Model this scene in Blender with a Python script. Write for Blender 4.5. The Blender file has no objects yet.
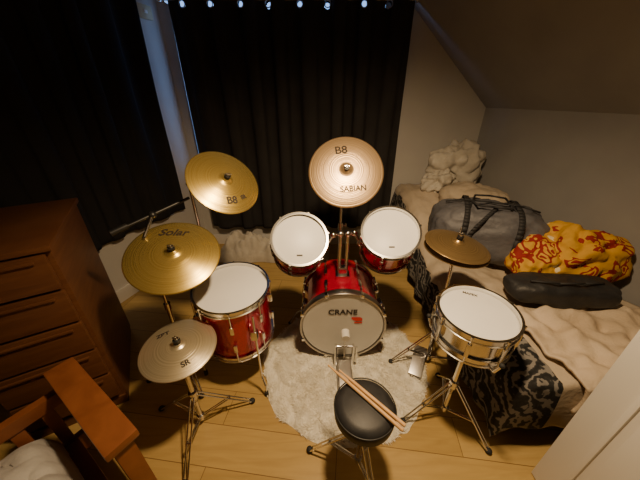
import bpy, bmesh, math, random
from mathutils import Vector, Matrix, noise
random.seed(3)
S=bpy.context.scene
COL=S.collection
V=Vector
# ------------------------------------------------------------------ materials
def mat(name,col,rough=0.5,metal=0.0,**kw):
    m=bpy.data.materials.new(name); m.use_nodes=True
    b=m.node_tree.nodes['Principled BSDF']
    b.inputs['Base Color'].default_value=(*col,1)
    b.inputs['Roughness'].default_value=rough
    b.inputs['Metallic'].default_value=metal
    for k,v in kw.items():
        b.inputs[k].default_value=v
    return m
def N(m,t,**kw):
    n=m.node_tree.nodes.new(t)
    for k,v in kw.items():
        if k in n.inputs: n.inputs[k].default_value=v
        else: setattr(n,k,v)
    return n
def L(m,a,b): m.node_tree.links.new(a,b)
def ramp(m,fac,stops,const=False):
    r=N(m,'ShaderNodeValToRGB'); e=r.color_ramp.elements
    if const: r.color_ramp.interpolation='CONSTANT'
    while len(e)<len(stops): e.new(0.5)
    for i,(p,c) in enumerate(stops):
        e[i].position=p; e[i].color=(*c,1)
    L(m,fac,r.inputs[0]); return r.outputs[0]
def coord(m,scale=(1,1,1),rot=(0,0,0),kind='Object'):
    t=N(m,'ShaderNodeTexCoord'); mp=N(m,'ShaderNodeMapping')
    mp.inputs['Scale'].default_value=scale; mp.inputs['Rotation'].default_value=rot
    L(m,t.outputs[kind],mp.inputs[0]); return mp.outputs[0]
def bs(m): return m.node_tree.nodes['Principled BSDF']
def add_bump(m,scale,strength,dist=0.01,detail=4,vec=None):
    n=N(m,'ShaderNodeTexNoise'); n.inputs['Scale'].default_value=scale; n.inputs['Detail'].default_value=detail
    L(m,vec or coord(m),n.inputs['Vector'])
    b=N(m,'ShaderNodeBump'); b.inputs['Strength'].default_value=strength; b.inputs['Distance'].default_value=dist
    L(m,n.outputs[0],b.inputs['Height']); L(m,b.outputs[0],bs(m).inputs['Normal']); return n
def noisy(name,c1,c2,scale=5,rough=.8,bump=.2,bscale=60,dist=.005,**kw):
    m=mat(name,c1,rough,**kw); n=N(m,'ShaderNodeTexNoise'); n.inputs['Scale'].default_value=scale
    n.inputs['Detail'].default_value=5
    L(m,coord(m),n.inputs['Vector'])
    L(m,ramp(m,n.outputs[0],[(.35,c1),(.65,c2)]),bs(m).inputs['Base Color'])
    if bump: add_bump(m,bscale,bump,dist)
    return m

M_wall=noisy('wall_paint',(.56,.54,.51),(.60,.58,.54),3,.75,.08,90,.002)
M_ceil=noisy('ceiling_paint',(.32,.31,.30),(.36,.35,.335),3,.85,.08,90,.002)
M_trim=mat('white_gloss_trim',(.78,.76,.72),.35)
M_chrome=mat('chrome',(.78,.77,.75),.16,1)
M_steel=mat('dull_steel',(.45,.43,.41),.3,1)
M_rubber=mat('black_rubber',(.02,.02,.02),.7)
M_black=mat('black_paint',(.015,.015,.016),.4)
M_head=noisy('drum_head',(.78,.77,.75),(.84,.83,.80),4,.42,.05,200,.001)
M_bhead=noisy('bass_head',(.60,.58,.53),(.70,.68,.63),3,.28,.03,60,.002)
M_red=mat('red_sparkle_wrap',(.42,.008,.02),.16,.35)
m=M_red
n=N(m,'ShaderNodeTexVoronoi'); n.inputs['Scale'].default_value=350; L(m,coord(m),n.inputs['Vector'])
L(m,ramp(m,n.outputs['Color'],[(.2,(.36,.001,.022)),(.8,(.62,.004,.055))]),bs(m).inputs['Base Color'])
bs(m).inputs['Coat Weight'].default_value=1.0; bs(m).inputs['Coat Roughness'].default_value=.05
M_redhoop=mat('red_hoop',(.42,.008,.015),.25,0); bs(M_redhoop).inputs['Coat Weight'].default_value=.6
def cymbal_mat(name,c1,c2,rough,freq=900,metal=.78):
    m=mat(name,c1,rough,metal)
    t=N(m,'ShaderNodeTexCoord'); sp=N(m,'ShaderNodeSeparateXYZ'); L(m,t.outputs['Object'],sp.inputs[0])
    cx=N(m,'ShaderNodeCombineXYZ'); L(m,sp.outputs[0],cx.inputs[0]); L(m,sp.outputs[1],cx.inputs[1])
    ln=N(m,'ShaderNodeVectorMath',operation='LENGTH'); L(m,cx.outputs[0],ln.inputs[0])
    nz=N(m,'ShaderNodeTexNoise',noise_dimensions='1D'); nz.inputs['Scale'].default_value=160; nz.inputs['Detail'].default_value=6
    L(m,ln.outputs['Value'],nz.inputs['W'])
    L(m,ramp(m,nz.outputs[0],[(.3,c1),(.7,c2)]),bs(m).inputs['Base Color'])
    b=N(m,'ShaderNodeBump'); b.inputs['Strength'].default_value=.6; b.inputs['Distance'].default_value=.0018
    L(m,nz.outputs[0],b.inputs['Height']); L(m,b.outputs[0],bs(m).inputs['Normal'])
    return m
M_cymA=cymbal_mat('bronze_cymbal',(.72,.48,.25),(.90,.66,.40),.34,metal=.85)
M_cymB=cymbal_mat('brass_cymbal',(.72,.50,.12),(.88,.67,.22),.27,metal=.85)
M_cymC=cymbal_mat('pale_bronze_cymbal',(.76,.64,.40),(.92,.80,.57),.32,metal=.82)
M_cymD=cymbal_mat('dark_hat',(.40,.26,.11),(.54,.37,.17),.36,metal=.85)
M_ink=mat('cymbal_ink',(.03,.02,.015),.6)
M_redink=mat('red_ink',(.65,.03,.03),.5)
M_vinyl=noisy('black_vinyl',(.018,.018,.020),(.03,.03,.032),20,.5,.15,180,.002)
M_stick=noisy('hickory',(.62,.36,.15),(.72,.45,.2),25,.45,.0)
M_felt=mat('white_felt',(.75,.72,.66),.9)
def wood(name,c1,c2,sc=(1,12,12),rough=.45):
    m=mat(name,c1,rough); n=N(m,'ShaderNodeTexNoise'); n.inputs['Scale'].default_value=3; n.inputs['Detail'].default_value=7; n.inputs['Distortion'].default_value=.6
    L(m,coord(m,sc),n.inputs['Vector']); L(m,ramp(m,n.outputs[0],[(.3,c1),(.7,c2)]),bs(m).inputs['Base Color']); return m
M_dresser=wood('brown_wood',(.12,.045,.018),(.17,.068,.027),(1.5,1.5,14))
M_orange=wood('orange_pine',(.20,.064,.021),(.28,.096,.033),(4,4,4),.35)
M_curt=noisy('charcoal_curtain',(.020,.018,.019),(.027,.025,.026),6,.85,.3,300,.002)
M_curt2=noisy('black_curtain',(.007,.007,.008),(.010,.009,.010),6,.85,.3,300,.002)
M_cream=noisy('cream_blanket',(.54,.43,.31),(.68,.56,.42),5,.95,.5,70,.008)
M_sheet=noisy('beige_bedding',(.46,.38,.28),(.56,.47,.36),4,.95,.4,50,.008)
M_quilt=noisy('pale_quilt',(.50,.46,.39),(.64,.60,.52),9,.95,.4,40,.01)
M_white=noisy('white_cotton',(.42,.40,.38),(.54,.52,.49),8,.95,.4,40,.01)
M_duf=noisy('slate_nylon',(.10,.10,.115),(.15,.15,.165),7,.6,.5,30,.012)
M_strap=mat('black_webbing',(.025,.025,.028),.7)
M_blackbag=noisy('black_nylon',(.018,.018,.02),(.03,.03,.033),9,.55,.5,30,.01)
# yellow printed
M_yel=mat('yellow_print',(.7,.45,.03),.8)
n=N(M_yel,'ShaderNodeTexNoise'); n.inputs['Scale'].default_value=6.5; n.inputs['Detail'].default_value=2.0; n.inputs['Distortion'].default_value=1.4
L(M_yel,coord(M_yel),n.inputs['Vector'])
L(M_yel,ramp(M_yel,n.outputs[0],[(0,(.80,.70,.45)),(.32,(.66,.36,.03)),(.53,(.30,.015,.012)),(.60,(.68,.38,.04)),(.66,(.30,.015,.012))],True),bs(M_yel).inputs['Base Color'])
add_bump(M_yel,25,.4,.01)
# zebra
M_zeb=mat('zebra_print',(.5,.5,.5),.9)
n=N(M_zeb,'ShaderNodeTexWave'); n.inputs['Scale'].default_value=6; n.inputs['Distortion'].default_value=14; n.inputs['Detail'].default_value=3; n.inputs['Detail Scale'].default_value=1.8
L(M_zeb,coord(M_zeb,(1,1,1),(.4,.5,.9)),n.inputs['Vector'])
L(M_zeb,ramp(M_zeb,n.outputs[0],[(0,(.012,.012,.012)),(.60,(.03,.03,.03)),(.78,(.22,.205,.19))]),bs(M_zeb).inputs['Base Color'])
# floor
M_floor=mat('oak_laminate',(.5,.33,.16),.30)
br=N(M_floor,'ShaderNodeTexBrick'); br.inputs['Scale'].default_value=1; br.inputs['Brick Width'].default_value=1.25; br.inputs['Row Height'].default_value=.19
br.inputs['Mortar Size'].default_value=.0018; br.inputs['Color1'].default_value=(.58,.40,.150,1); br.inputs['Color2'].default_value=(.50,.335,.115,1); br.inputs['Mortar'].default_value=(.22,.13,.045,1)
L(M_floor,coord(M_floor,(1,1,1),(0,0,.12)),br.inputs['Vector'])
n=N(M_floor,'ShaderNodeTexNoise'); n.inputs['Scale'].default_value=4; n.inputs['Detail'].default_value=8; n.inputs['Distortion'].default_value=.8
L(M_floor,coord(M_floor,(1,9,1),(0,0,.12)),n.inputs['Vector'])
mx=N(M_floor,'ShaderNodeMix',data_type='RGBA',blend_type='MULTIPLY'); mx.inputs[0].default_value=.6
L(M_floor,br.outputs[0],mx.inputs[6]); L(M_floor,ramp(M_floor,n.outputs[0],[(.3,(.72,.67,.6)),(.7,(1,1,1))]),mx.inputs[7])
L(M_floor,mx.outputs[2],bs(M_floor).inputs['Base Color'])
M_rug=noisy('cream_shag',(.80,.75,.62),(.92,.88,.77),18,.98,0)

# ------------------------------------------------------------------ builder
def frame(loc,n,yh=(0,.6,1)):
    z=V(n).normalized(); x=V(yh).cross(z).normalized(); y=z.cross(x)
    return Matrix(((x.x,y.x,z.x,loc[0]),(x.y,y.y,z.y,loc[1]),(x.z,y.z,z.z,loc[2]),(0,0,0,1)))
def rotz(a): return Matrix.Rotation(a,4,'Z')
def T(x,y,z): return Matrix.Translation((x,y,z))
class B:
    def __init__(s): s.v=[]; s.f=[]; s.m=[]; s.mats=[]
    def mi(s,m):
        if m not in s.mats: s.mats.append(m)
        return s.mats.index(m)
    def add(s,vs,fs,m,M=None):
        o=len(s.v); i=s.mi(m)
        s.v+= [(M@V(v)) if M else V(v) for v in vs]
        for f in fs: s.f.append([o+k for k in f]); s.m.append(i)
    def lathe(s,prof,m,M=None,seg=56):
        vs=[];rings=[]
        for r,z in prof:
            if r<1e-6: rings.append([len(vs)]); vs.append((0,0,z))
            else:
                rings.append(list(range(len(vs),len(vs)+seg)))
                vs+=[(r*math.cos(2*math.pi*k/seg),r*math.sin(2*math.pi*k/seg),z) for k in range(seg)]
        fs=[]
        for a,b in zip(rings,rings[1:]):
            for k in range(seg):
                k2=(k+1)%seg
                if len(a)==1 and len(b)==1: break
                if len(a)==1: fs.append((a[0],b[k2],b[k]))
                elif len(b)==1: fs.append((a[k],a[k2],b[0]))
                else: fs.append((a[k],a[k2],b[k2],b[k]))
        s.add(vs,fs,m,M)
    def tube(s,p,q,r,m,M=None,seg=12,r2=None):
        p=V(p);q=V(q)
        if M: p=M@p;q=M@q
        d=q-p; l=d.length
        if l<1e-6: return
        R=V((0,0,1)).rotation_difference(d/l).to_matrix().to_4x4()
        r2=r if r2 is None else r2
        s.lathe([(0,0),(r,0),(r2,l),(0,l)],m,T(*p)@R,seg)
    def ball(s,c,r,m,M=None,seg=16,sz=1):
        pr=[(r*math.sin(math.pi*k/10),-r*sz*math.cos(math.pi*k/10)) for k in range(11)]
        pr[0]=(0,-r*sz);pr[-1]=(0,r*sz)
        s.lathe(pr,m,(M or Matrix())@T(*c),seg)
    def path(s,pts,r,m,M=None):
        for a,b in zip(pts,pts[1:]): s.tube(a,b,r,m,M)
        for a in pts[1:-1]: s.ball(a,r,m,M,12)
    def box(s,c,size,m,M=None,bev=.004):
        bm=bmesh.new(); bmesh.ops.create_cube(bm,size=1)
        for v in bm.verts: v.co=V((v.co.x*size[0],v.co.y*size[1],v.co.z*size[2]))
        if bev>0: bmesh.ops.bevel(bm,geom=bm.edges[:],offset=min(bev,min(size)*.45),segments=2,profile=.7,affect='EDGES')
        bm.verts.index_update()
        vs=[v.co+V(c) for v in bm.verts]; fs=[[v.index for v in f.verts] for f in bm.faces]
        bm.free(); s.add(vs,fs,m,M)
    def torus(s,R,r,m,M=None,seg=56,z=0):
        pr=[(R+r*math.cos(2*math.pi*k/10),z+r*math.sin(2*math.pi*k/10)) for k in range(11)]
        s.lathe(pr,m,M,seg)
    def grid(s,nu,nv,fn,m,M=None):
        vs=[fn(i/nu,j/nv) for j in range(nv+1) for i in range(nu+1)]
        fs=[(j*(nu+1)+i,j*(nu+1)+i+1,(j+1)*(nu+1)+i+1,(j+1)*(nu+1)+i) for j in range(nv) for i in range(nu)]
        s.add(vs,fs,m,M)
    def finish(s,name,matrix=None,parent=None,ang=40,solid=0):
        me=bpy.data.meshes.new(name)
        if matrix is None:
            c=sum(s.v,V())/len(s.v); c.z=min(v.z for v in s.v)
            vs=[v-c for v in s.v]; matrix=T(*c)
        else: vs=s.v
        me.from_pydata([tuple(v) for v in vs],[],s.f)
        for m in s.mats: me.materials.append(m)
        me.polygons.foreach_set('material_index',s.m)
        me.polygons.foreach_set('use_smooth',[True]*len(s.f))
        me.update()
        if not solid:
            bm=bmesh.new(); bm.from_mesh(me)
            bmesh.ops.recalc_face_normals(bm,faces=bm.faces)
            bm.to_mesh(me); bm.free()
        me.set_sharp_from_angle(angle=math.radians(ang))
        o=bpy.data.objects.new(name,me); COL.objects.link(o); o.matrix_world=matrix
        if solid:
            md=o.modifiers.new('thick','SOLIDIFY'); md.thickness=solid; md.offset=-1
        if parent: 
            o.parent=parent; o.matrix_parent_inverse=Matrix.Translation(parent.location).inverted()
        return o
def empty(name,loc):
    e=bpy.data.objects.new(name,None); COL.objects.link(e); e.location=loc; e.empty_display_size=.1
    return e
def text(body,size,m,M,zfun=None,parent=None,name='logo',off=(0,0),bold=0,shear=0,rot=0):
    c=bpy.data.curves.new('t','FONT'); c.body=body; c.size=size; c.align_x='CENTER'; c.align_y='CENTER'; c.offset=bold; c.shear=shear
    o=bpy.data.objects.new('t',c); COL.objects.link(o)
    bpy.context.view_layer.update()
    me=bpy.data.meshes.new_from_object(o.evaluated_get(bpy.context.evaluated_depsgraph_get()))
    bpy.data.objects.remove(o)
    bm=bmesh.new(); bm.from_mesh(me); bmesh.ops.triangulate(bm,faces=bm.faces); bmesh.ops.subdivide_edges(bm,edges=bm.edges,cuts=1)
    cr,sr=math.cos(rot),math.sin(rot)
    for v in bm.verts:
        x,y=v.co.x,v.co.y
        v.co.x=x*cr-y*sr+off[0]; v.co.y=x*sr+y*cr+off[1]
        v.co.z=(zfun(math.hypot(v.co.x,v.co.y)) if zfun else 0)+.0012
    bm.to_mesh(me); bm.free(); me.materials.clear(); me.materials.append(m)
    ob=bpy.data.objects.new(name,me); COL.objects.link(ob); ob.matrix_world=M
    if parent: ob.parent=parent; ob.matrix_parent_inverse=Matrix.Translation(parent.location).inverted()
    return ob

# ------------------------------------------------------------------ room
H=2.45
def lw(y): return -1.36-.35*(2.9-y)      # left wall x
def rw(y): return 1.6+.21*(2.9-y)        # right knee wall x
YF=-1.4; YB=2.9
b=B(); b.add([(lw(YF),YF,0),(rw(YF),YF,0),(rw(YB),YB,0),(lw(YB),YB,0),(lw(YF),YF,-.1),(rw(YF),YF,-.1),(rw(YB),YB,-.1),(lw(YB),YB,-.1)],
 [(0,1,2,3),(7,6,5,4),(0,4,5,1),(1,5,6,2),(2,6,7,3),(3,7,4,0)],M_floor)
o=b.finish('floor',matrix=Matrix())
def slab(name,pts,nrm,th,m):
    n=V(nrm).normalized()*th; b=B(); k=len(pts)
    vs=[V(p) for p in pts]+[V(p)+n for p in pts]
    b.add(vs,[list(range(k)),list(range(2*k-1,k-1,-1))]+[(i,(i+1)%k,(i+1)%k+k,i+k) for i in range(k)],m)
    return b.finish(name,matrix=Matrix())
slab('wall_left',[(lw(YF),YF,0),(lw(YB),YB,0),(lw(YB),YB,H),(lw(YF),YF,H)],(-1,.35,0),.1,M_wall)
KH=1.49
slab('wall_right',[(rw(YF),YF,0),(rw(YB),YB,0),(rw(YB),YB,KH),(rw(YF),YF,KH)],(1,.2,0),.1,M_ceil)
dxs=(H-KH)/.921
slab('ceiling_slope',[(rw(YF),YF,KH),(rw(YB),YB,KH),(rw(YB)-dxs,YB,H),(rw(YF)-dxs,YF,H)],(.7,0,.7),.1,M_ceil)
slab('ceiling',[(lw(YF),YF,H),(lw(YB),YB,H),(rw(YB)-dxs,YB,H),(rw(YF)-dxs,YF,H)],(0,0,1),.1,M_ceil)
slab('wall_front',[(lw(YF),YF,0),(rw(YF),YF,0),(rw(YF),YF,KH),(rw(YF)-dxs,YF,H),(lw(YF),YF,H)],(0,-1,0),.1,M_wall)
# back wall with window opening
wx0,wx1,wz0,wz1=-1.262,.55,.95,2.36
b=B()
def rect(x0,x1,z0,z1):
    b.box(((x0+x1)/2,YB+.06,(z0+z1)/2),(x1-x0,.12,z1-z0),M_wall,bev=0)
rect(-1.36,wx0,0,H); rect(wx0,wx1,0,wz0); rect(wx0,wx1,wz1,H)
xr=rw(YB); xt=xr-dxs
b.add([(wx1,YB,0),(xr,YB,0),(xr,YB,KH),(xt,YB,H),(wx1,YB,H),(wx1,YB+.12,0),(xr,YB+.12,0),(xr,YB+.12,KH),(xt,YB+.12,H),(wx1,YB+.12,H)],
 [(0,1,2,3,4),(9,8,7,6,5),(0,5,6,1),(1,6,7,2),(2,7,8,3),(3,8,9,4),(4,9,5,0)],M_wall)
b.finish('wall_back',matrix=Matrix())
b=B()
for x in (wx0+.01,(wx0+wx1)/2,wx1-.02): b.box((x,YB+.08,(wz0+wz1)/2),(.02,.04,wz1-wz0),M_trim)
for z in (wz0+.02,wz1-.02): b.box(((wx0+wx1)/2,YB+.08,z),(wx1-wx0,.04,.04),M_trim)
b.box(((wx0+wx1)/2,YB-.01,wz0-.015),(wx1-wx0+.02,.06,.03),M_trim)
b.finish('window_1')
b=B(); b.box((.12,YB-.009,.06),(2.94,.016,.12),M_trim); b.finish('baseboard_back')
def leftM(s,off,z):
    d=V((-.35,-1,0)).normalized(); n=V((1,-.35,0)).normalized()
    p=V((lw(YB),YB,0))+d*s+n*off
    return Matrix(((d.x,n.x,0,p.x),(d.y,n.y,0,p.y),(0,0,1,z),(0,0,0,1)))
b=B(); b.box((1.75,0.008,.06),(3.4,.016,.12),M_trim,leftM(0,0,0)); b.finish('baseboard_left')
b=B(); b.box((0,.015,0),(.13,.03,.09),mat('aged_plastic',(.55,.46,.26),.5),leftM(.16,0,2.18)); b.box((0,.033,0),(.03,.01,.02),M_trim,leftM(.16,0,2.18)); b.finish('thermostat_box')

# curtains
def curtain(name,M,x0,x1,z0,z1,folds,amp,m,seed=0,eyelets=()):
    b=B(); w=x1-x0
    def fn(u,v):
        ph=2*math.pi*folds*u+ 2.6*noise.noise(V((u*4,v*.7,seed)))
        a=amp*(1+.6*noise.noise(V((u*6,v*1.3,seed+5))))
        y=a*math.cos(ph)+.022*noise.noise(V((u*10,v*2.5,seed+9)))
        vv=v*.15 if v<.3 else .045+(v-.3)/.7*.955
        z=z1+(z0-z1)*vv
        z+=.02*noise.noise(V((u*3,9,seed)))*vv
        return (x0+w*u+.012*math.sin(2*ph),y,z)
    b.grid(folds*36,80,fn,m,M)
    if eyelets:
        Mi=M.inverted(); nf=[];nm=[]
        for f,mm in zip(b.f,b.m):
            c=Mi@(sum((b.v[k] for k in f),V())/4)
            if not any(((c.x-e)**2+(c.z-zE)**2)<.021**2 for e in eyelets): nf.append(f); nm.append(mm)
        b.f=nf;b.m=nm
    return b.finish(name,ang=180,solid=.002)
zE=2.230
EY=[-1.09,-.87,-.63,-.41,-.16,.06,.35,.55]
MBc=T(0,2.79,0)
curtain('curtain',MBc,-1.22,.76,.27,2.30,8,.030,M_curt,1,EY)
b=B(); b.tube((-1.27,2.79,2.268),(.80,2.79,2.268),.010,M_chrome)
for x in EY: b.torus(.0235,.004,M_steel,T(x,2.752,zE)@Matrix.Rotation(math.pi/2,4,'X'),24)
b.ball((.81,2.79,2.268),.02,M_chrome); b.ball((-1.28,2.79,2.268),.02,M_chrome)
b.box((.785,2.85,2.268),(.02,.1,.03),M_chrome); b.box((-1.255,2.85,2.268),(.02,.1,.03),M_chrome)
b.finish('curtain_rod')
curtain('curtain.001',leftM(0,.055,0),.27,2.9,.56,2.34,11,.018,M_curt2,7)

# ------------------------------------------------------------------ dresser
D=V((-.514,.858,0)).normalized(); F=V((-.858,-.514,0)).normalized(); A0=V((-1.115,.958,0))
Md=Matrix(((F.x,D.x,0,A0.x),(F.y,D.y,0,A0.y),(0,0,1,0),(0,0,0,1)))
b=B(); W=.42; DP=.66; HH=1.05
b.box((W/2,DP/2,HH-.012),(W+.03,DP+.03,.025),M_dresser,Md,.006)
b.box((W/2,DP/2+.01,(HH-.03)/2+.02),(W,DP-.02,HH-.06),M_dresser,Md,.004)
b.box((W/2,DP/2,.03),(W-.01,DP-.02,.06),M_dresser,Md,.004)
for k in range(5):
    z=.10+k*.185+.09
    b.box((W/2,-.004,z),(W-.03,.024,.170),M_dresser,Md,.006)
    b.box((W/2,-.022,z+.06),(W-.10,.012,.012),M_dresser,Md,.005)
b.finish('chest_of_drawers')

# ------------------------------------------------------------------ wooden bed bottom-left
P0=V((-1.06,.73,0)); P1=V((-.66,.475,0)); dr=(P1-P0); Lr=dr.length; dr.normalize()
nr=V((dr.y,-dr.x,0))
if nr.dot(V((-1,-1,0)))<0: nr=-nr
Mb=Matrix(((dr.x,nr.x,0,P0.x),(dr.y,nr.y,0,P0.y),(0,0,1,0),(0,0,0,1)))
E=empty('wooden_bed',(P0.x,P0.y,0))
b=B()
b.box((Lr/2,0,.585),(Lr+.06,.10,.035),M_orange,Mb,.01)
for x in (.02,Lr-.02): b.box((x,0,.285),(.07,.06,.57),M_orange,Mb,.008)
b.box((Lr/2,0,.50),(Lr-.06,.03,.07),M_orange,Mb,.006)
b.box((Lr/2,0,.18),(Lr-.06,.03,.10),M_orange,Mb,.006)
for k in range(4): b.box((.10+k*(Lr-.2)/3,0,.34),(.045,.02,.26),M_orange,Mb,.004)
b.box((.02,.33,.50),(.035,.60,.06),M_orange,Mb,.006); b.box((.02,.33,.20),(.03,.60,.10),M_orange,Mb,.006)
for k in range(6): b.box((.02,.10+k*.09,.36),(.016,.04,.30),M_orange,Mb,.004)
b.box((Lr-.02,.33,.20),(.03,.60,.10),M_orange,Mb,.006)
for k in range(3): b.box((Lr/2,.10+k*.08,.235),(Lr-.06,.05,.02),M_orange,Mb,.004)
for x in (.02,Lr-.02): b.box((x,.63,.27),(.06,.06,.54),M_orange,Mb,.006)
b.finish('bed_frame',parent=E)
b=B()
def fn(u,v):
    x=.05+u*(Lr-.1); y=.15+v*.44
    e=min(u,1-u,v,1-v); z=.45+.06*noise.noise(V((x*7,y*7,2)))+.035*noise.noise(V((x*17,y*17,5)))-.16*max(0,1-e/.12)**2
    return (x,y,z)
b.grid(40,40,fn,M_white,Mb); b.finish('white_duvet',parent=E,ang=180,solid=.03)

# ------------------------------------------------------------------ drums
def zc(R):
    def f(r):
        t=r/R
        z=.028*(1-t*t)*R/.2
        rb=.155*R*1.0
        if r<rb*1.25:
            q=r/(rb*1.25); z+= .022*(1-q*q)**1.0 *(.5+.5*math.cos(math.pi*q))**.35 if q<1 else 0
        return z
    return f
def drum(b,M,R,depth,nl,shell,hoopm=M_chrome,headm=M_head,a0=0.2,hh=.016):
    b.lathe([(R-.004,-.012),(R,-.014),(R,-depth+.014),(R-.004,-depth+.012)],shell,M,72)
    b.lathe([(0,0),(R-.012,0),(R-.002,-.004),(R+.003,-.012),(R+.003,-.02)],headm,M,72)
    b.lathe([(0,-depth),(R-.012,-depth),(R+.003,-depth+.012),(R+.003,-depth+.02)],headm,M,72)
    for z,sg in ((0,1),(-depth,-1)):
        b.lathe([(R+.004,z-.022*sg),(R+.011,z-.022*sg),(R+.011,z-.018*sg),(R+.006,z-.016*sg),(R+.006,z+(hh-.005)*sg),(R+.012,z+(hh-.003)*sg),(R+.012,z+hh*sg),(R+.001,z+hh*sg),(R+.002,z-.02*sg)],hoopm,M,72)
    for k in range(nl):
        a=a0+2*math.pi*k/nl; Ma=M@rotz(a)
        b.tube((R+.013,0,.004),(R+.013,0,-depth*.30),.0032,M_chrome,Ma,8)
        b.tube((R+.013,0,-depth-.004),(R+.013,0,-depth*.70),.0032,M_chrome,Ma,8)
        if depth>.2:
            b.box((R+.009,0,-depth*.30),(.02,.02,.055),M_chrome,Ma,.006); b.box((R+.009,0,-depth*.70),(.02,.02,.055),M_chrome,Ma,.006)
        else: b.box((R+.009,0,-depth/2),(.02,.018,depth*.6),M_chrome,Ma,.006)
        b.tube((R+.013,0,.004),(R+.013,0,.016),.006,M_chrome,Ma,8)
bx,by,bz,bR,bD=.145,1.26,.287,.262,.37
E=empty('bass_drum',(bx,by,0))
b=B(); Mx=frame((bx,by,bz),(0,-1,0),(0,0,1))
b.lathe([(bR,-.02),(bR,-bD+.02)],M_red,Mx,80)
b.lathe([(0,0),(bR-.02,0),(bR-.008,.002),(bR,-.008)],M_bhead,Mx,80)
b.lathe([(0,-bD),(bR-.01,-bD),(bR,-bD+.01)],M_bhead,Mx,80)
for z,s in ((0,1),(-bD,-1)):
    b.lathe([(bR+.002,z-.038*s),(bR+.013,z-.038*s),(bR+.014,z-.03*s),(bR+.014,z+.004*s),(bR+.011,z+.009*s),(bR-.001,z+.009*s),(bR-.001,z-.01*s)],M_redhoop if s<0 else M_steel,Mx,80)
for k in range(8):
    a=math.pi/8+k*math.pi/4; Ma=Mx@rotz(a)
    for z,s in ((0,1),(-bD,-1)):
        b.box((bR+.012,0,z-.004*s),(.022,.022,.034),M_chrome,Ma,.004)
        b.tube((bR+.018,0,z),(bR+.018,0,z-.11*s),.0035,M_chrome,Ma,8)
        b.tube((bR+.018,0,z-.055*s),(bR+.018,0,z-.062*s),.009,M_chrome,Ma,8)
        b.box((bR+.008,0,z-.12*s),(.024,.022,.06),M_chrome,Ma,.007)
for sx in (-1,1):
    b.box((bx+sx*(bR-.02)*.93,by+.27,bz-.10),(.03,.05,.05),M_chrome,None,.006)
    b.path([(bx+sx*bR*.93,by+.27,bz-.08),(bx+sx*(bR+.07),by+.30,bz-.17),(bx+sx*(bR+.12),by+.31,.012)],.006,M_chrome)
    b.ball((bx+sx*(bR+.12),by+.31,.013),.012,M_rubber)
b.finish('shell',parent=E)
text('CRANE',.055,M_ink,frame((bx-.005,by-.003,bz+.125),(0,-1,0),(0,0,1)),parent=E,bold=.0016)
b=B()
b.add([(-.034,.016,0),(.02,.016,0),(.034,.004,0),(.034,-.016,0),(-.01,-.016,0),(-.034,0,0)],[(0,1,2,3,4,5)],M_redink,frame((bx+.085,by-.0035,bz+.070),(0,-1,0),(0,0,1)))
b.box((0,0,0),(.050,.010,.001),M_redink,frame((bx+.095,by-.0035,bz+.040),(0,-1,0),(0,0,1)),0)
b.finish('badge',parent=E)
n1=V((.10,-.66,.74)).normalized(); n2=V((-.10,-.58,.80)).normalized()
t1=V((-.108,1.262,.917)); t2=V((.386,1.325,.927))
R1,R2=.140,.150
b=B()
b.box((bx,1.44,.560),(.09,.07,.03),M_chrome,None,.006)
b.box((bx,1.44,.60),(.05,.04,.06),M_chrome,None,.006)
b.tube((bx-.022,1.44,.57),(bx-.022,1.44,.86),.011,M_chrome); b.tube((bx+.022,1.44,.57),(bx+.022,1.44,.86),.011,M_chrome)
c1=t1-n1*.12; c2=t2-n2*.12
for s,c,n,R in ((-1,c1,n1,R1),(1,c2,n2,R2)):
    p=V((bx+s*.022,1.44,.86)); b.ball(p,.02,M_chrome)
    side=V((-s,0,0)); side=(side-n*side.dot(n)).normalized()
    e=c+side*(R+.012)
    b.path([p,(p+e)/2+V((0,0,.035)),e],.008,M_chrome)
    b.ball((p+e)/2+V((0,0,.035)),.018,M_chrome); b.ball(e,.02,M_chrome)
b.finish('tom_mount',parent=E)
for nm,t,n,R,dp in (('tom_drum',t1,n1,R1,.215),('tom_drum.001',t2,n2,R2,.225)):
    b=B(); Mt=frame(t,n); drum(b,Mt,R,dp,6,M_red)
    b.box((R*.0,-.09,.0014),(.03,.008,.001),M_ink,Mt,0)
    b.finish(nm)
b=B(); Mt=frame((-.485,1.185,.660),(.03,-.10,1),(0,1,0)); drum(b,Mt,.194,.37,8,M_red)
for k in range(3):
    a=math.radians((-60,60,180)[k])+.2
    cx,cy=-.485+math.cos(a)*.218,1.185+math.sin(a)*.218
    b.box((cx-.008*math.cos(a),cy-.008*math.sin(a),.47),(.035,.035,.06),M_chrome,None,.008)
    b.path([(cx,cy,.60),(cx,cy,.14),(cx+.035*math.cos(a),cy+.035*math.sin(a),.09),(cx+.035*math.cos(a),cy+.035*math.sin(a),.014)],.006,M_chrome)
    b.tube((cx+.035*math.cos(a),cy+.035*math.sin(a),.0),(cx+.035*math.cos(a),cy+.035*math.sin(a),.035),.012,M_rubber)
b.finish('floor_tom_drum')

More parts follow.
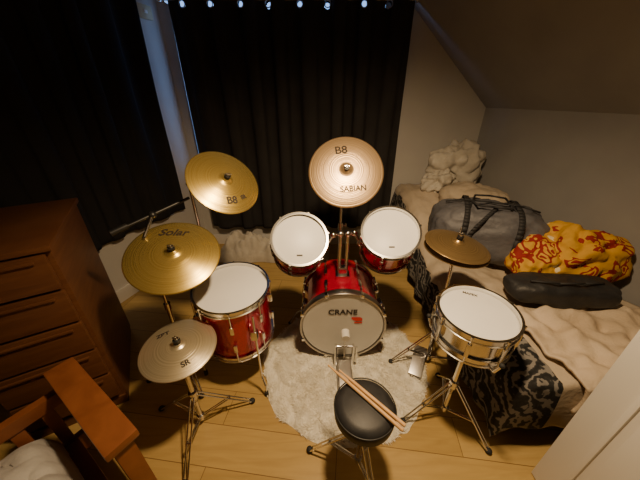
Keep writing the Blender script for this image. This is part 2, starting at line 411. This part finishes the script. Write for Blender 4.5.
def tripod(b,x,y,hub,fr,a0,m=M_chrome,low=.07,angs=None):
    b.tube((x,y,low-.03),(x,y,hub+.03),.0125,m)
    b.tube((x,y,hub-.02),(x,y,hub+.025),.021,m); b.tube((x,y,low-.012),(x,y,low+.012),.019,m)
    for k in range(3):
        a=angs[k] if angs else a0+k*2*math.pi/3
        d=V((math.cos(a),math.sin(a),0)); s=V((-d.y,d.x,0))*.009
        h=V((x,y,hub))+d*.02; f=V((x,y,.014))+d*fr; mid=h.lerp(f,.55); l=V((x,y,low))+d*.02
        for sg in (-1,1):
            b.tube(h+s*sg,f+s*sg,.0042,m,None,8); b.tube(l+s*sg*.6,mid+s*sg*.6,.0038,m,None,8)
        b.tube(mid-s*1.5,mid+s*1.5,.004,m,None,8)
        b.ball(f,.017,M_rubber,None,12,.8)
def wing(b,p,d=V((1,0,0))):
    p=V(p); b.tube(p,p+d*.03,.005,M_chrome); b.tube(p+d*.03+V((0,0,-.014)),p+d*.03+V((0,0,.014)),.004,M_chrome)
def cymbal_parts(E,center,n,R,m,bell=True,texts=(),name='cymbal_disc'):
    zf=zc(R); M=frame(center,n)
    b=B(); pr=[(.006,zf(.006))]+[(R*k/40,zf(R*k/40)) for k in range(1,41)]+[(R,-.0012)]+[(R*k/10,zf(R*k/10)-.0014) for k in range(9,0,-1)]+[(.006,zf(.006)-.0014),(.006,zf(.006))]
    b.lathe(pr,m,Matrix(),96); b.finish(name,matrix=M,parent=E,ang=80)
    for (body,size,ox,oy,ink,sh,ro) in texts: text(body,size,ink,M,zf,E,'logo',(ox,oy),.0012,sh,ro)
    zt=zf(0)
    b=B(); b.tube((0,0,zt),(0,0,zt+.012),.016,M_black); b.tube((0,0,-.02),(0,0,zt+.035),.0035,M_chrome); b.tube((0,0,zt+.012),(0,0,zt+.022),.009,M_chrome)
    b.tube((-.014,0,zt+.024),(.014,0,zt+.024),.004,M_chrome); b.tube((0,0,zt-.024),(0,0,zt-.004),.016,M_black)
    b.v=[M@v for v in b.v]; b.finish('felts_and_nut',parent=E)
    return M@V((0,0,-.02))
E=empty('crash_cymbal',(.15,1.72,0))
p=cymbal_parts(E,(.156,1.62,1.186),(-.02,-.80,.60),.225,M_cymA,texts=[('SABIAN',.046,.040,-.115,M_ink,0,.08),('B8',.072,-.03,.125,M_ink,0,.1)])
b=B(); tripod(b,.15,1.80,.28,.25,0,angs=[math.radians(a) for a in (90,-22,202)])
b.tube((.15,1.80,.2),(.15,1.80,.75),.0125,M_chrome); b.tube((.15,1.80,.7),(.15,1.80,1.10),.0095,M_chrome); b.tube((.15,1.8,.73),(.15,1.8,.77),.018,M_chrome)
wing(b,(.16,1.8,.75)); b.ball((.15,1.80,1.11),.018,M_chrome); b.tube((.15,1.80,1.11),p,.007,M_chrome)
b.finish('stand',parent=E)
E=empty('crash_cymbal',(-.78,1.42,0))
p=cymbal_parts(E,(-.515,1.43,1.177),(.56,-.46,.68),.194,M_cymB,texts=[('B8',.055,.025,-.12,M_ink,0,.2),('SR',.03,.09,-.09,M_ink,0,.5)])
b=B(); tripod(b,-.80,1.62,.28,.24,0,angs=[math.radians(a) for a in (95,-25,205)])
b.tube((-.80,1.62,.2),(-.80,1.62,.7),.0125,M_chrome); b.tube((-.80,1.62,.65),(-.80,1.62,1.10),.0095,M_chrome); b.tube((-.8,1.62,.68),(-.8,1.62,.72),.018,M_chrome)
wing(b,(-.79,1.62,.7)); b.ball((-.80,1.62,1.11),.02,M_chrome)
b.tube(p,(-.80,1.62,1.11),.008,M_chrome)
b.finish('stand',parent=E)
E=empty('ride_cymbal',(-.78,1.15,0))
p=cymbal_parts(E,(-.705,1.115,.907),(.20,-.38,.90),.212,M_cymB,texts=[('Solar',.065,-.02,.125,M_ink,.3,0)])
b=B(); tripod(b,-.85,1.16,.26,.23,0,angs=[math.radians(a) for a in (75,200,-50)])
b.tube((-.85,1.16,.2),(-.85,1.16,.55),.0125,M_chrome); b.tube((-.85,1.16,.5),(-.85,1.16,.98),.0095,M_chrome); b.tube((-.85,1.16,.53),(-.85,1.16,.57),.018,M_chrome)
b.ball((-.85,1.16,.80),.018,M_chrome)
b.tube((-.85,1.16,.80),p,.008,M_chrome)
b.tube((-.96,1.15,1.02),(-.72,1.42,1.09),.008,M_black); b.tube((-.98,1.13,1.015),(-.93,1.185,1.03),.016,M_black); b.ball((-.85,1.27,1.05),.02,M_black)
b.tube((-.85,1.16,.98),(-.85,1.27,1.05),.008,M_chrome)
b.finish('stand',parent=E)
E=empty('crash_cymbal',(-.66,.86,0))
p=cymbal_parts(E,(-.650,.868,.560),(.06,-.10,.99),.165,M_cymC,texts=[('SR',.035,.06,-.09,M_ink,0,.6),('ZBT',.03,-.09,.06,M_ink,0,.5)])
b=B(); tripod(b,-.64,.84,.25,.27,0,angs=[math.radians(a) for a in (25,-85,165)])
b.tube((-.64,.84,.2),(-.64,.84,.45),.0125,M_chrome); b.tube((-.64,.84,.42),(-.64,.84,.50),.009,M_chrome); b.tube((-.64,.84,.50),p,.007,M_chrome); wing(b,(-.63,.84,.44)); b.ball((-.64,.84,.50),.016,M_chrome)
b.finish('stand',parent=E)
E=empty('hi_hat_cymbals',(.715,1.22,0))
cymbal_parts(E,(.715,1.235,.895),(.12,-.08,1),.163,M_cymD)
cymbal_parts(E,(.717,1.234,.866),(-.06,.05,-1),.163,M_cymD,name='bottom_disc')
b=B(); tripod(b,.715,1.22,.27,.24,0,angs=[math.radians(a) for a in (60,-30,180)])
b.tube((.715,1.22,.05),(.715,1.22,.55),.0125,M_chrome); b.tube((.715,1.22,.5),(.717,1.233,.84),.0095,M_chrome); b.tube((.717,1.233,.8),(.715,1.235,1.0),.003,M_chrome)
b.tube((.715,1.22,.53),(.715,1.22,.57),.018,M_chrome)
Mp=frame((.64,1.19,.06),(-.1,-.3,1),(.5,1,0))
b.box((0,0,0),(.080,.20,.012),M_steel,Mp,.004)
b.box((0,0,-.045),(.075,.20,.006),M_steel,frame((.64,1.19,.056),(0,0,1),(.5,1,0)),.002)
b.finish('stand',parent=E)
b=B(); Ms=frame((.686,.890,.752),(-.03,-.06,1),(0,1,0)); drum(b,Ms,.156,.13,8,M_chrome,M_chrome,M_head)
b.box((.174,0,-.07),(.025,.03,.07),M_chrome,Ms@rotz(2.0),.005)
sd=b.finish('snare_drum')
text('MAPEX',.02,M_ink,Ms@T(.02,.115,0)@Matrix.Rotation(-.5,4,'Z'),name='head_logo',parent=sd,bold=.0006)
b=B(); sx,sy=.69,.885; tripod(b,sx,sy,.27,.24,0,angs=[math.radians(a) for a in (190,310,75)])
b.tube((sx,sy,.2),(sx,sy,.45),.0125,M_chrome); b.tube((sx,sy,.42),(sx,sy,.57),.0095,M_chrome); b.ball((sx,sy,.575),.02,M_chrome); wing(b,(sx,sy,.45))
for k in range(3):
    a=.6+k*2*math.pi/3; d=V((math.cos(a),math.sin(a),0))
    b.path([V((sx,sy,.58)),V((sx,sy,.60))+d*.17,V((sx,sy,.66))+d*.19],.007,M_chrome)
    b.ball(V((sx,sy,.66))+d*.19,.011,M_rubber)
b.finish('snare_stand')
b=B(); px=bx+.01
b.box((px,1.08,.022),(.10,.30,.012),M_steel,None,.003)
b.box((0,0,0),(.078,.24,.010),M_steel,frame((px,1.05,.065),(0,-.22,1),(0,1,0)),.004)
b.box((0,0,0),(.082,.05,.03),M_black,frame((px,.945,.045),(0,0,1),(0,1,0)),.004)
for s in (-1,1): b.box((px+s*.055,1.195,.10),(.016,.03,.19),M_chrome,None,.004)
b.tube((px-.06,1.195,.185),(px+.06,1.195,.185),.008,M_chrome)
b.tube((px,1.195,.16),(px,1.178,.31),.005,M_chrome); b.tube((px,1.195,.18),(px,1.17,.09),.006,M_steel)
b.tube((px,1.152,.30),(px,1.205,.306),.026,M_felt,None,20); 
b.tube((px+.075,1.195,.18),(px+.075,1.195,.05),.009,M_chrome)
b.finish('kick_pedal')
b=B(); tx,ty,R=.180,.645,.121
b.lathe([(0,.425),(R-.012,.425),(R,.435),(R+.002,.455),(R,.478),(R-.012,.494),(R-.035,.502),(0,.505)],M_vinyl,T(tx,ty,0),64)
b.torus(R+.001,.003,M_black,T(tx,ty,.485),64)
b.tube((tx,ty,.40),(tx,ty,.43),.04,M_chrome,None,24); b.tube((tx,ty,.15),(tx,ty,.42),.011,M_chrome)
tripod(b,tx,ty,.30,.24,0,angs=[math.radians(a) for a in (165,-75,45)])
b.finish('drum_throne')
def stick(name,a,c):
    a=V(a);c=V(c); l=(c-a).length; b=B()
    d=(c-a)/l; R=V((0,0,1)).rotation_difference(d).to_matrix().to_4x4()
    b.lathe([(0,0),(.003,.001),(.0048,.006),(.0045,.012),(.0035,.016),(.0072,.09),(.0074,l-.006),(.006,l-.001),(0,l)],M_stick,T(*a)@R,20)
    b.finish(name)
stick('drumstick',(.036,.812,.5135),(.302,.540,.5135))
stick('drumstick.001',(.085,.786,.5135),(.314,.556,.5135))

# rug with real pile
b=B()
def rr(a): return .495*(1+.06*noise.noise(V((math.cos(a)*2,math.sin(a)*2,1)))+.03*noise.noise(V((math.cos(a)*9,math.sin(a)*9,4))))
seg=160; vs=[];rings=20
RX,RY=.16,1.215
for j in range(rings+1):
    t=j/rings
    for k in range(seg):
        a=2*math.pi*k/seg; r=rr(a)*t
        x,y=RX+r*math.cos(a)*1.08,RY+r*math.sin(a)
        z=.008 if j<rings else .001
        vs.append((x,y,z))
fs=[(j*seg+k,j*seg+(k+1)%seg,(j+1)*seg+(k+1)%seg,(j+1)*seg+k) for j in range(rings) for k in range(seg)]
b.add(vs,fs,M_rug)
vs=[];fs=[]
for i in range(36000):
    a=random.random()*2*math.pi; t=math.sqrt(random.random()); r=rr(a)*t
    x,y=RX+r*math.cos(a)*1.08,RY+r*math.sin(a)
    ca=8*noise.noise(V((x*7,y*7,3))); l=.016+.012*random.random()
    dx=math.cos(ca)*l*.8+random.uniform(-.008,.008); dy=math.sin(ca)*l*.8+random.uniform(-.008,.008); hz=.006+.006*random.random()
    w=.0016; pa=random.random()*math.pi; wx,wy=math.cos(pa)*w,math.sin(pa)*w
    o=len(vs); vs+=[(x-wx,y-wy,.006),(x+wx,y+wy,.006),(x+dx*.5+wx,y+dy*.5+wy,.006+hz),(x+dx*.5-wx,y+dy*.5-wy,.006+hz),(x+dx,y+dy,.006+hz*.9)]
    fs+=[(o,o+1,o+2,o+3),(o+3,o+2,o+4)]
b.add(vs,fs,M_rug)
b.finish('shag_rug',ang=180)

# ------------------------------------------------------------------ right bed
def bl(y): return .83+.035*(2.8-y)
def brx(y): return rw(y)-.05
def topz(x,y):
    r=min(1,max(0,(y-1.8)/.75)); r=r*r*(3-2*r)
    return .47+.30*r+.03*noise.noise(V((x*3,y*3,1)))+.022*noise.noise(V((x*8,y*8,4)))+.008*noise.noise(V((x*22,y*22,7)))
E=empty('bed',(1.3,1.8,0))
b=B()
y0,y1=.76,2.84
def q(x0,x1,ya,yb,za,zb): 
    return [(bl(ya)+x0,ya,za),(brx(ya)-x1,ya,za),(brx(yb)-x1,yb,za),(bl(yb)+x0,yb,za),(bl(ya)+x0,ya,zb),(brx(ya)-x1,ya,zb),(brx(yb)-x1,yb,zb),(bl(yb)+x0,yb,zb)]
FB=[(0,3,2,1),(4,5,6,7),(0,1,5,4),(1,2,6,5),(2,3,7,6),(3,0,4,7)]
b.add(q(.05,.03,y0+.05,y1-.02,.06,.42),FB,M_blackbag); 
for x,y in ((.98,.88),(1.85,.88),(.92,2.75),(1.48,2.75)): b.tube((x,y,0),(x,y,.08),.025,M_black)
b.finish('divan_base',parent=E)
b=B()
def cover(u,v):
    y=y0+(y1-y0)*max(0,(v-.12)/.88); hang_n=max(0,(.12-v)/.12)
    uu=max(0,(u-.22)/.78); hang=max(0,(.22-u)/.22)
    x=bl(y)+(brx(y)-bl(y))*uu
    z=topz(x,y)
    edge=min(uu*1.0/.06,1) ; z-=.04*(1-edge)**2
    if hang>0:
        z=z-.34*hang; x=x-.015-.03*math.sin(hang*2.2)-.018*noise.noise(V((y*9,z*2,3)))-.012*math.sin(y*38+noise.noise(V((y*2,0,0)))*4)*hang
    if hang_n>0:
        z=z-.30*hang_n; y=y-.012-.02*math.sin(hang_n*2.2)-.014*noise.noise(V((x*9,z*2,3)))*hang_n
    return (x,y,max(z,.1))
nu,nv=90,150
vs=[cover(i/nu,j/nv) for j in range(nv+1) for i in range(nu+1)]
fz=[];fb=[]
for j in range(nv):
    for i in range(nu):
        f=(j*(nu+1)+i,j*(nu+1)+i+1,(j+1)*(nu+1)+i+1,(j+1)*(nu+1)+i)
        lim=.18+.05*noise.noise(V((j/nv*6,0,0)))
        (fz if (i/nu<lim or (j/nv<.3 and i/nu<.34)) else fb).append(f)
b.add(vs,fz,M_zeb); i2=b.mi(M_sheet)
for f in fb: b.f.append(list(f)); b.m.append(i2)
b.finish('bed_cover',parent=E,ang=180,solid=.012)
b=B()
def fn(u,v):
    x=1.08+u*.90; y=.70+v*.50+.08*noise.noise(V((u*3,v*3,8)))
    x+=.05*noise.noise(V((v*4,u*2,3)))-.12*(v-.5)
    z=topz(x,max(y,.76))+.035+.060*abs(noise.noise(V((x*5,y*5,11))))+.04*noise.noise(V((x*12,y*12,14)))
    if v<.2: z-= (.2-v)/.2*.22; y=.715+.02*noise.noise(V((x*10,z*4,0)))
    return (min(x,rw(y)-.03),y,z)
b.grid(80,60,fn,M_cream); b.finish('cream_blanket',ang=180,solid=.015)
def blob(b,c,dim,rz,m,e1=.6,e2=.6,amp=.03,fr=4,seed=0,nu=96,nv=52,tilt=0,crease=.5):
    M=T(*c)@rotz(rz)@Matrix.Rotation(tilt,4,'X')
    sg=lambda w,e: math.copysign(abs(w)**e,w)
    def fn(u,v):
        th=-math.pi/2+math.pi*v; ph=2*math.pi*u
        x=dim[0]*sg(math.cos(th),e1)*sg(math.cos(ph),e2); y=dim[1]*sg(math.cos(th),e1)*sg(math.sin(ph),e2); z=dim[2]*sg(math.sin(th),e1)
        p=V((x,y,z)); w=noise.noise(p*fr+V((seed,0,0)))+.5*noise.noise(p*fr*2.7+V((seed,5,0)))+.2*noise.noise(p*fr*6+V((seed,9,0)))
        k=abs(noise.noise(p*fr*1.6+V((seed,20,0))))
        if k<.33: w-=1.1*(1-k*3)*crease
        p=p*(1+amp*w/ max(.1,p.length))
        return p
    b.grid(nu,nv,fn,m,M); return M
# duffel
E=empty('duffel_bag',(1.24,1.85,.5))
b=B(); Mg=blob(b,(1.235,1.84,.695),(.39,.25,.205),-.40,M_duf,.6,.62,.032,5,2); b.finish('bag_body',parent=E,ang=180)
b=B()
def surf(x,a,off=.010):
    sg=lambda w,e: math.copysign(abs(w)**e,w)
    k=(1-min(.999,abs(x)/.39)**(2/.62))**(.31)
    return V((x,(.25*k+off)*sg(math.cos(a),.6),(.205*k+off)*sg(math.sin(a),.6)))
def band(x0,x1,a0,a1,w=.018):
    pts=[surf(x0+(x1-x0)*t/24,math.radians(a0+(a1-a0)*t/24)) for t in range(25)]
    for p,qn in zip(pts,pts[1:]):
        b.add([p+V((-w,0,0)),p+V((w,0,0)),qn+V((w,0,0)),qn+V((-w,0,0))],[(0,1,2,3)],M_strap,Mg)
band(-.16,-.16,-20,200); band(.16,.16,-20,200); band(-.26,.02,250,100,.014)
pts=[surf(x,math.pi/2,.012) for x in (-.3,-.2,-.1,0,.1,.2,.3)]
b.path(pts,.006,M_strap,Mg)
for s in (-1,1):
    pts=[surf(-.16,math.radians(90+s*35)),V((-.10,s*.12,.222)),V((0,s*.13,.226)),V((.10,s*.12,.222)),surf(.16,math.radians(90+s*35))]
    b.path(pts,.007,M_strap,Mg)
b.finish('straps',parent=E,ang=180,solid=.003)
b=B(); blob(b,(1.42,1.27,.578),(.30,.11,.072),-.12,M_blackbag,.6,.6,.02,6,4)
b.path([V((1.2,1.25,.655)),V((1.33,1.21,.665)),V((1.47,1.21,.665)),V((1.6,1.23,.65))],.006,M_strap)
b.finish('black_bag',ang=180)
b=B(); blob(b,(1.63,1.52,.675),(.28,.19,.18),-.15,M_yel,.8,.75,.06,5,9,crease=.4); blob(b,(1.44,1.50,.64),(.20,.15,.14),.3,M_yel,.85,.8,.05,5,19,crease=.4)
b.finish('printed_blanket_bundle',ang=180)
b=B(); blob(b,(1.31,2.66,.98),(.26,.13,.23),.1,M_quilt,.8,.75,.07,5,31,crease=.5); blob(b,(1.16,2.58,.86),(.19,.13,.13),.3,M_quilt,.85,.8,.06,6,41,crease=.5)
b.finish('quilt_bundle',ang=180)
b=B(); blob(b,(1.36,2.29,.785),(.28,.20,.12),-.5,M_sheet,.75,.7,.04,4,51,crease=.3)
b.finish('pillow',ang=180)
# crumpled dust sheet on the floor under the curtain
b=B()
def fn(u,v):
    x=-1.15+u*1.25; e=min(u,1-u); k=min(1,e/.12)
    h=(.24+.08*noise.noise(V((x*3,v*2,60))))*math.sin(math.pi*min(1,max(0,v)))**.7*k
    y=2.45+v*.28+.05*noise.noise(V((x*4,v*3,66)))
    z=.004+h*(1+.35*noise.noise(V((x*9,v*5,61)))+.2*noise.noise(V((x*21,v*9,62))))
    return (x,y,max(.004,z))
b.grid(120,40,fn,M_quilt); b.finish('dust_sheet',ang=180)

# ------------------------------------------------------------------ door
b=B(); dx0=1.02
dy0,dy1=-.16,.616; dyc=(dy0+dy1)/2; dw=dy1-dy0
b.box((dx0,dyc,1.0),(.04,dw,1.98),M_trim,None,.003)
for (za,zb) in ((.22,.82),(.98,1.86)):
    for (ya,yb) in ((dy0+.11,dyc-.05),(dyc+.05,dy1-.11)):
        yc,zc_=(ya+yb)/2,(za+zb)/2
        for s in (-1,1):
            x=dx0+s*.022
            b.box((x,yc,za),(.014,yb-ya,.018),M_trim,None,.005); b.box((x,yc,zb),(.014,yb-ya,.018),M_trim,None,.005)
            b.box((x,ya,zc_),(.014,.018,zb-za),M_trim,None,.005); b.box((x,yb,zc_),(.014,.018,zb-za),M_trim,None,.005)
            b.box((dx0+s*.020,yc,zc_),(.008,yb-ya-.07,zb-za-.07),M_trim,None,.003)
for s in (-1,1):
    b.tube((dx0,dy1-.06,1.0),(dx0+s*.05,dy1-.06,1.0),.009,M_chrome); b.ball((dx0+s*.06,dy1-.06,1.0),.026,M_chrome)
b.finish('door_1')

# ------------------------------------------------------------------ lights
LX,LY,LZ=.20,.72,2.20
b=B(); b.lathe([(0,H-.001),(.05,H-.001),(.05,H-.02),(.0,H-.025)],M_trim,T(LX,LY,0),32); b.tube((LX,LY,H-.02),(LX,LY,2.33),.004,M_black)
b.lathe([(.02,2.35),(.03,2.35),(.12,2.28),(.118,2.28),(.028,2.345),(.02,2.345)],M_black,T(LX,LY,0),32)
b.finish('pendant_lamp')
ld=bpy.data.lights.new('lamp_bulb','SPOT'); ld.energy=165; ld.color=(1,.71,.40); ld.shadow_soft_size=.07
ld.spot_size=math.radians(142); ld.spot_blend=1.0
lo=bpy.data.objects.new('lamp_bulb',ld); lo.location=(LX,LY,LZ); COL.objects.link(lo)
lo.rotation_euler=(V((.26,1.30,0))-V((LX,LY,LZ))).to_track_quat('-Z','Y').to_euler()
w=bpy.data.worlds.new('w'); S.world=w; w.use_nodes=True
w.node_tree.nodes['Background'].inputs[0].default_value=(.25,.48,1,1); w.node_tree.nodes['Background'].inputs[1].default_value=1.8

cam=bpy.data.cameras.new('cam'); cam.sensor_width=36; cam.lens=270*36/640; cam.clip_start=.02
co=bpy.data.objects.new('camera',cam); COL.objects.link(co); co.location=(0,0,1.58); co.rotation_euler=(math.radians(62.1),0,0)
S.camera=co
